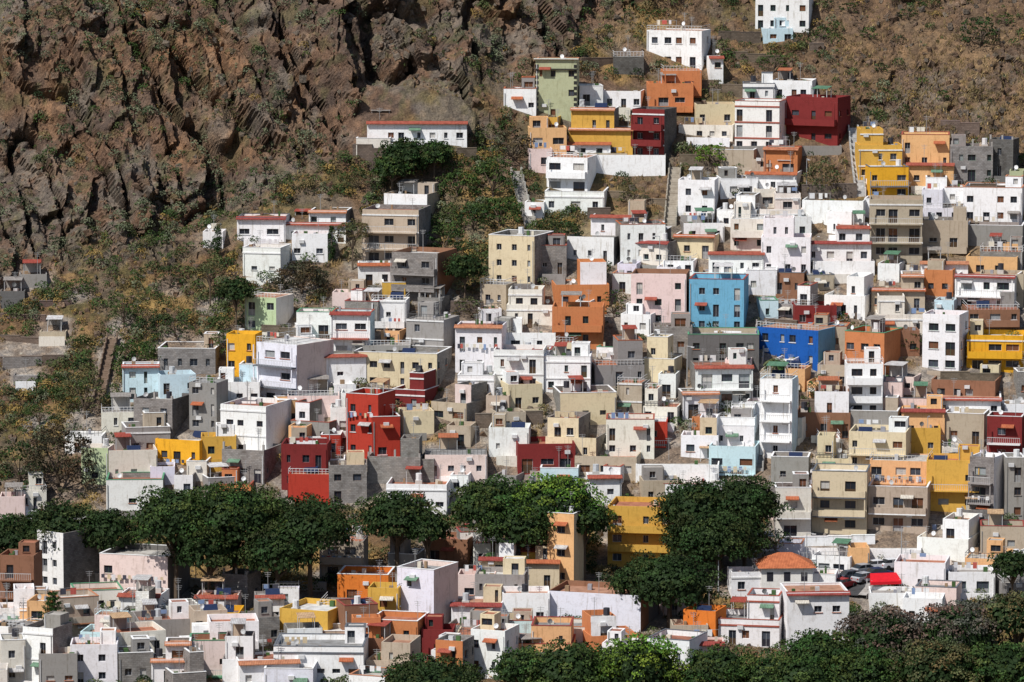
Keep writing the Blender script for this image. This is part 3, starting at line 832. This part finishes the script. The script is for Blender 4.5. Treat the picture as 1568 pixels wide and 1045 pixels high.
        while z<H-.3:
            L=W*.5*(1-(z/H)**1.3)+.3; nb=7; o=rs.rand()*6
            for i in range(nb):
                th=o+i*6.283/nb; d=np.array([math.cos(th),math.sin(th),0]); pts=12; tt=np.linspace(.1,1,pts)
                P=np.array([0,0,z])+d*tt[:,None]*L+np.array([0,0,1])*(tt[:,None]**2)*.25*L
                Q=np.repeat(P,6,0)+rs.normal(0,.1,(pts*6,3)); V.append(leafquads(Q,rs.normal(0,1,(len(Q),3)),np.full(len(Q),.22),rs)); C.append(np.tile(np.array(GREEN['g'])*rs.uniform(.7,1.1),(len(Q)*4,1)))
            z+=H*.09
        V=np.vstack(V);C=np.vstack(C); nm='norfolk_pine_tree'
    nt=len(tv); VV=np.vstack([V,np.array(tv)]) ; CC=np.vstack([C,np.array(tc)]); mi=np.concatenate([np.zeros(len(V)//4,int),np.ones(nt//4,int)])
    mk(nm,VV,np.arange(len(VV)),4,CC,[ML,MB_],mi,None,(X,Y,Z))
TREES='''laurel 15 880 785 130 d
laurel 95 884 766 130 d
laurel 165 888 776 110 d
laurel 270 925 746 150 g
laurel 360 922 737 165 g
laurel 475 918 757 150 d
laurel 425 930 800 130 d
laurel 320 930 800 120 d
laurel 608 885 750 130 d
laurel 655 890 782 80 d
laurel 755 882 728 145 g
laurel 850 880 722 155 b
laurel 800 886 750 150 g
laurel 895 888 765 90 d
laurel 1065 880 732 130 d
laurel 1140 880 728 125 d
laurel 1100 888 765 180 d
laurel 1025 962 842 150 d
laurel 970 955 866 80 d
laurel 1550 930 842 70 d
laurel 660 1090 1008 160 d
laurel 800 1092 990 100 g
laurel 870 1094 982 140 g
laurel 975 1092 972 160 b
laurel 1100 1092 988 130 g
laurel 1180 1096 1000 110 g
laurel 1255 1080 962 130 g
laurel 1350 1070 928 140 x
laurel 1470 1068 918 150 x
laurel 1555 1070 905 110 o
laurel 1320 1100 990 140 g
laurel 1430 1100 978 150 o
laurel 1535 1100 978 140 g
laurel 1230 1104 1005 110 g
laurel 620 282 212 85 d
laurel 665 275 214 60 g
laurel 600 300 238 60 g
bush 755 300 238 75 g
bush 700 300 262 70 g
bush 765 345 300 80 g
bush 725 352 315 60 d
laurel 540 412 338 55 o
laurel 362 512 425 60 d
bush 350 545 505 60 g
laurel 322 470 400 45 o
cypress 508 402 345 13 d
cypress 333 395 345 16 d
bush 462 448 402 90 m
laurel 712 462 388 66 d
bush 680 390 345 60 d
bush 785 246 196 62 m
bush 90 752 650 110 m
bush 30 740 675 80 d
bush 130 640 560 80 o
bush 210 560 520 80 g
bush 940 486 440 40 g
bush 1088 252 220 58 b
bush 1262 300 250 66 o
bush 1290 172 132 36 d
bush 1185 110 76 44 g
bush 1258 624 572 54 g
bush 860 372 336 66 d
bush 720 486 455 56 o
bush 1500 72 22 60 d
bush 1445 155 138 20 g
bush 1330 60 42 26 g
bush 1390 30 12 34 d
bush 1260 60 40 30 g
bush 1350 110 96 22 d
bush 1540 40 20 30 g
bush 1300 20 4 30 d
bush 190 500 450 50 g
bush 260 440 405 46 d
bush 120 450 425 34 g
bush 60 650 615 46 g
bush 270 520 485 44 d
bush 970 312 285 50 o
bush 1398 540 505 40 g
bush 550 290 262 50 o
bush 800 30 8 36 o
bush 650 70 40 40 o
bush 345 190 150 44 o
bush 440 250 215 40 o
bush 90 30 8 40 o
bush 145 15 -5 30 g
bush 245 20 0 34 o
palm 1190 612 542 50 g
palm 655 888 768 50 g
palm 940 1085 1005 40 g
palm 1203 1085 1003 42 g
palm 780 1085 1020 36 g
palm 1500 1095 1010 44 g
palm 1400 1098 1015 44 g
palm 1545 560 510 34 g
araucaria 82 990 902 64 g'''
for ln in TREES.split('\n'):
    a=ln.split(); tree(a[0],float(a[1]),float(a[2]),float(a[3]),float(a[4]),a[5])
# ------------------------------------------------------------ infill houses
POLY=[(0,1060),(0,905),(0,800),(125,745),(160,650),(200,575),(340,560),(372,520),(480,500),(545,455),(600,430),(690,500),(740,470),(745,430),(870,370),(1000,330),(1040,290),(1100,290),(1250,310),(1310,300),(1460,230),(1568,240),(1568,910),(1300,1000),(1040,1010),(600,1060)]
def inpoly(x,y,P):
    c=False;j=len(P)-1
    for i in range(len(P)):
        if (P[i][1]>y)!=(P[j][1]>y) and x<(P[j][0]-P[i][0])*(y-P[i][1])/(P[j][1]-P[i][1])+P[i][0]: c=not c
        j=i
    return c
fills=0; codes='wwwwwwwwwwWWcctggggpplyoketRla'
for it in range(22000):
    x=R.uniform(-84,84); y=R.uniform(-58,100); z=float(H0(x,y)); p=proj(x,y,z)
    if not inpoly(p[0],p[1],POLY): continue
    if 760<p[1]<925 and p[0]<1200: continue
    if 870<p[1]<1010 and 1030<p[0]<1430: continue
    low=p[1]>880
    w=R.uniform(5,9) if low else R.uniform(3.2,7.); D=max(4.6,min(9,w*.85)); rad=math.sqrt(w*D)/2
    if any((x-o[0])**2+(y-o[1])**2<((rad+o[2])*(.9 if low else .85))**2 for o in OCC): continue
    h=R.choice([3.2,4,5.6,6,6.4]) if low else R.choice([2.4,2.8,3.2,3.4,3.8,4.2])
    code=R.choice(codes); hx=w/2; s=R.choice([0,0,.2,.3,-.2])
    house(0,0,0,0,code,s,'' if R.random()<.8 else 'b',world=(x+(-hx if s<0 else (hx if s>0 else 0)),y-D/2,float(H0(x,y-D/2))-.3),Wd=w,Hd=h,seed=it+5)
    fills+=1
    if fills>340: break
print('fills',fills)
# ------------------------------------------------------------ terrain mesh
def axis(lo,hi,st,far):
    a=np.arange(lo,hi,st); k=[];d=st;x=hi
    while x<far: d*=1.25; x+=d; k.append(x)
    k2=[];d=st;x=lo
    while x>-far: d*=1.25; x-=d; k2.append(x)
    return np.array(k2[::-1]+list(a)+k)
xs=axis(-90,90,.3,1800); ys=axis(-62,152,.3,1800)
GX,GY=np.meshgrid(xs,ys); GZ=H0(GX,GY)
yc=np.interp(GX,[-95,-78,-58,-25,-2,12,40,60],[66,70,80,98,112,122,142,190])+ (fbm(GX/9,GY/9,5,3)-.5)*16
mask=sm(-3,5,GY-yc)*sm(250,170,GY)*sm(170,100,np.abs(GX))
outc=sm(.54,.64,fbm(GX/9,GY/9,21,4))*sm(55,85,GY)*.8*sm(150,100,np.abs(GX))
S=GX*.93+GZ*.42; T=GZ-GX*.12
S=S+(fbm(S/4,T/4,201,3)-.5)*2.4; T=T+(fbm(S/4,T/4,205,3)-.5)*2.4
rid=lambda n:1-np.abs(2*n-1)
d=6.0*(fbm(S/17,T/24,31,3)-.5)*2+2.4*(rid(vn(S/6.5,T/18,40))-.5)
d=d+4.2*crag(S/6.5,T/15,3,.75)+2.1*crag(S/3.0,T/6,9,.85)+.8*crag(S/1.3,T/2.2,17,.8)+.3*(fbm(S/.6,T/.8,49,2)-.5)
nf=fbm(S/9,T/28,53,2); d=d-5.0*np.exp(-((nf-.5)/.02)**2); nf=vn(S/6.5,T/14,57); d=d-2.4*np.exp(-((nf-.5)/.04)**2)
mk_=np.clip(mask+outc*.45,0,1); soil=(1-mask)
det=(fbm(GX/3.5,GY/3.5,71,4)-.5)*1.5*sm(60,85,GY)+(fbm(GX/1.2,GY/1.2,77,3)-.5)*.6+.5*crag(GX/1.3,GY/1.3,23,.6)*sm(50,75,GY)
occd=np.full(GX.shape,1e3)
for (ox,oy,orad) in OCC:
    i0=np.searchsorted(ys,oy-orad-5);i1=np.searchsorted(ys,oy+orad+5);j0=np.searchsorted(xs,ox-orad-5);j1=np.searchsorted(xs,ox+orad+5)
    if i1>i0 and j1>j0:
        sub=np.hypot(GX[i0:i1,j0:j1]-ox,GY[i0:i1,j0:j1]-oy)-orad; occd[i0:i1,j0:j1]=np.minimum(occd[i0:i1,j0:j1],sub)
town=sm(2.2,.3,occd)*(1-.95*sm(66,90,GY)); flat=sm(1.4,.2,occd); wild=1-flat
FX=GX+.22*d*mk_*wild; FY=GY-.8*d*mk_*wild; FZ=GZ+.35*d*mk_*wild+det*wild*soil-.15*flat
def C3(*a): return np.array(a)
n1=fbm(GX/12,GY/12,81,4)[...,None]; n2=fbm(GX/4,GY/4,85,4)[...,None]; n3=fbm(S/7,T/5,88,4)[...,None]; n4=fbm(GX/1.5,GY/1.5,90,3)[...,None]
L=lambda a,b,t:a*(1-t)+b*t
rock=L(C3(.125,.092,.075),C3(.185,.118,.082),sm(.4,.62,n3)); rock=L(rock,C3(.175,.152,.13),sm(.47,.62,n2)*.85); rock=L(rock,C3(.25,.145,.08),sm(.6,.74,n1)*.55); rock=L(rock,C3(.10,.105,.05),sm(.56,.68,n4)*.5)
so=L(C3(.17,.11,.065),C3(.31,.21,.085),sm(.42,.60,n1)); so=L(so,C3(.09,.095,.04),sm(.48,.62,n2)*.65); so=L(so,C3(.31,.21,.095),sm(.56,.7,n4)*.5); so=L(so,C3(.16,.125,.10),sm(.54,.66,n3)*.7)
right=sm(30,55,GX)[...,None]*sm(85,100,GY)[...,None]
gold=(sm(52,70,GX)*sm(100,112,GY)*sm(128,118,GY))[...,None]
so=L(so,C3(.17,.115,.078)*(.6+.75*n2),right*.8); so=L(so,C3(.31,.215,.12)*(.7+.5*n4),gold*.6)
tw=L(C3(.24,.19,.15),C3(.33,.30,.27),sm(.4,.6,n2))
col=L(so,rock,np.clip(mask+outc,0,1)[...,None]); col=L(col,tw,town[...,None])
ny,nx=GX.shape; V=np.stack([FX,FY,FZ],-1).reshape(-1,3)
I=np.arange(ny*nx).reshape(ny,nx); F=np.stack([I[:-1,:-1],I[:-1,1:],I[1:,1:],I[1:,:-1]],-1).reshape(-1,4)
mk('hillside_ground',V,F,4,col.reshape(-1,3),[MG])
# ------------------------------------------------------------ scatter
px,py=proj(FX,FY,FZ); inside=(GX>-90)&(GX<90)&(GY>-60)&(GY<151)&(px>-60)&(px<1630)&(py>-60)&(py<1100)
base=inside*(occd>.6)
dens=.2+1.6*(fbm(GX/8,GY/8,101,3)>.53)
dens=dens*(1-.35*mask)
for (a,b,ra,rb,w) in [(680,275,150,70,4),(240,470,170,110,1.0),(150,620,80,80,1.6),(700,380,60,60,3),(620,250,80,50,4),(870,350,60,30,2),(100,40,200,50,1)]:
    dens=dens+w*np.exp(-((px-a)/ra)**2-((py-b)/rb)**2)
dens=dens*(1-.1*right[...,0])*(1-.6*gold[...,0])
def pick(w,n):
    w=(w*base).ravel(); w=w/w.sum(); return NR.choice(len(w),n,True,w)
id_=pick(dens,7400); P=V[id_]; mm=mask.ravel()[id_]
n=len(P); rad=.22+1.25*NR.rand(n)**2.6; rad=rad*(1-.1*mm)
pal=np.array([(.045,.078,.02),(.075,.09,.03),(.13,.145,.085),(.24,.16,.05),(.024,.042,.015),(.065,.085,.03),(.16,.12,.055)])
ci=NR.choice(7,n,p=[.27,.18,.14,.13,.12,.09,.07]); ci=np.where((mm>.5)&(NR.rand(n)<.5),2,ci)
bs=pal[ci]*(.8+.4*NR.rand(n,1))
per=(14+85*rad**2).astype(int)
cen=P+np.array([0,0,1])*rad[:,None]*.4
V2,C2=clumps(cen,rad,per,np.full(n,.2)+rad*.07,bs,NR,.9)
mk('hillside_shrubs',V2,np.arange(len(V2)),4,C2,[ML])
id_=pick((1-mask)*(.3+gold[...,0]*1.5+right[...,0]*.2+(n1[...,0]>.5)*1.2),11000); P=V[id_]; k=4; Pn=np.repeat(P,k,0)+NR.normal(0,.16,(len(P)*k,3))*[1,1,.1]; n=len(Pn)
th=NR.rand(n)*6.283; h=(.2+.35*NR.rand(n))[:,None]; w=.09; dx=np.stack([np.cos(th),np.sin(th),0*th],1)*w; lean=NR.normal(0,.18,(n,3))*[1,1,0]
V3=np.stack([Pn-dx-[0,0,.1],Pn+dx-[0,0,.1],Pn+lean+dx*.3+[0,0,1]*h,Pn+lean-dx*.3+[0,0,1]*h],1).reshape(-1,3)
c=np.array([(.31,.22,.10),(.24,.16,.075),(.16,.12,.055)])[NR.choice(3,n)]*(.8+.4*NR.rand(n,1))
mk('dry_grass',V3,np.arange(len(V3)),4,np.repeat(c,4,0),[ML])
cube=np.array([(a,b,c) for a in(-1,1) for b in(-1,1) for c in(-1,1)],float)
cf=np.array([(0,1,3,2),(4,6,7,5),(0,4,5,1),(2,3,7,6),(0,2,6,4),(1,5,7,3)])
id_=pick(.35+mask*.5+.6*(n2[...,0]>.55)+outc+right[...,0]*.9,7500); P=V[id_]; n=len(P); r=(.1+.6*NR.rand(n)**3)[:,None,None]
B=cube[None]*(1+NR.normal(0,.28,(n,8,3)))*r*np.array([1,1,.8])*.8; a=NR.rand(n)*6.28; ca=np.cos(a)[:,None];sa=np.sin(a)[:,None]
Bx=B[...,0]*ca-B[...,2]*sa; Bz=B[...,0]*sa+B[...,2]*ca; B=np.stack([Bx,B[...,1],Bz],-1)+P[:,None]
F=(cf[None]+np.arange(n)[:,None,None]*8).reshape(-1,4); c=np.repeat(np.array([(.18,.125,.09),(.17,.145,.12),(.22,.16,.12)])[NR.choice(3,n)],8,0)
mk('hillside_boulders',B.reshape(-1,3),F,4,c,[MG])
# ------------------------------------------------------------ light, world, camera
SV=Vector((-.43,-.44,.79)).normalized()
sl=bpy.data.lights.new('sun','SUN'); sl.energy=5.0; sl.angle=math.radians(.5); sl.color=(1,.965,.91)
so_=bpy.data.objects.new('sun',sl); scn.collection.objects.link(so_); so_.rotation_euler=SV.to_track_quat('Z','Y').to_euler()
w=bpy.data.worlds.new('World'); scn.world=w; w.use_nodes=True; nt=w.node_tree
sky=nt.nodes.new('ShaderNodeTexSky'); sky.sky_type='NISHITA'; sky.sun_disc=False; sky.sun_elevation=math.asin(SV.z); sky.sun_rotation=math.atan2(SV.x,SV.y)
bg=nt.nodes['Background']; nt.links.new(sky.outputs[0],bg.inputs[0]); bg.inputs[1].default_value=.092
cd=bpy.data.cameras.new('camera'); co=bpy.data.objects.new('camera',cd); scn.collection.objects.link(co); scn.camera=co
co.location=CAM; co.rotation_euler=(math.radians(90)-PITCH,0,0); cd.sensor_width=36; cd.lens=36*7000/1568; cd.clip_start=5; cd.clip_end=6000
scn.view_settings.view_transform='Standard'; scn.view_settings.look='None'; scn.view_settings.exposure=0
print('houses',cnt)
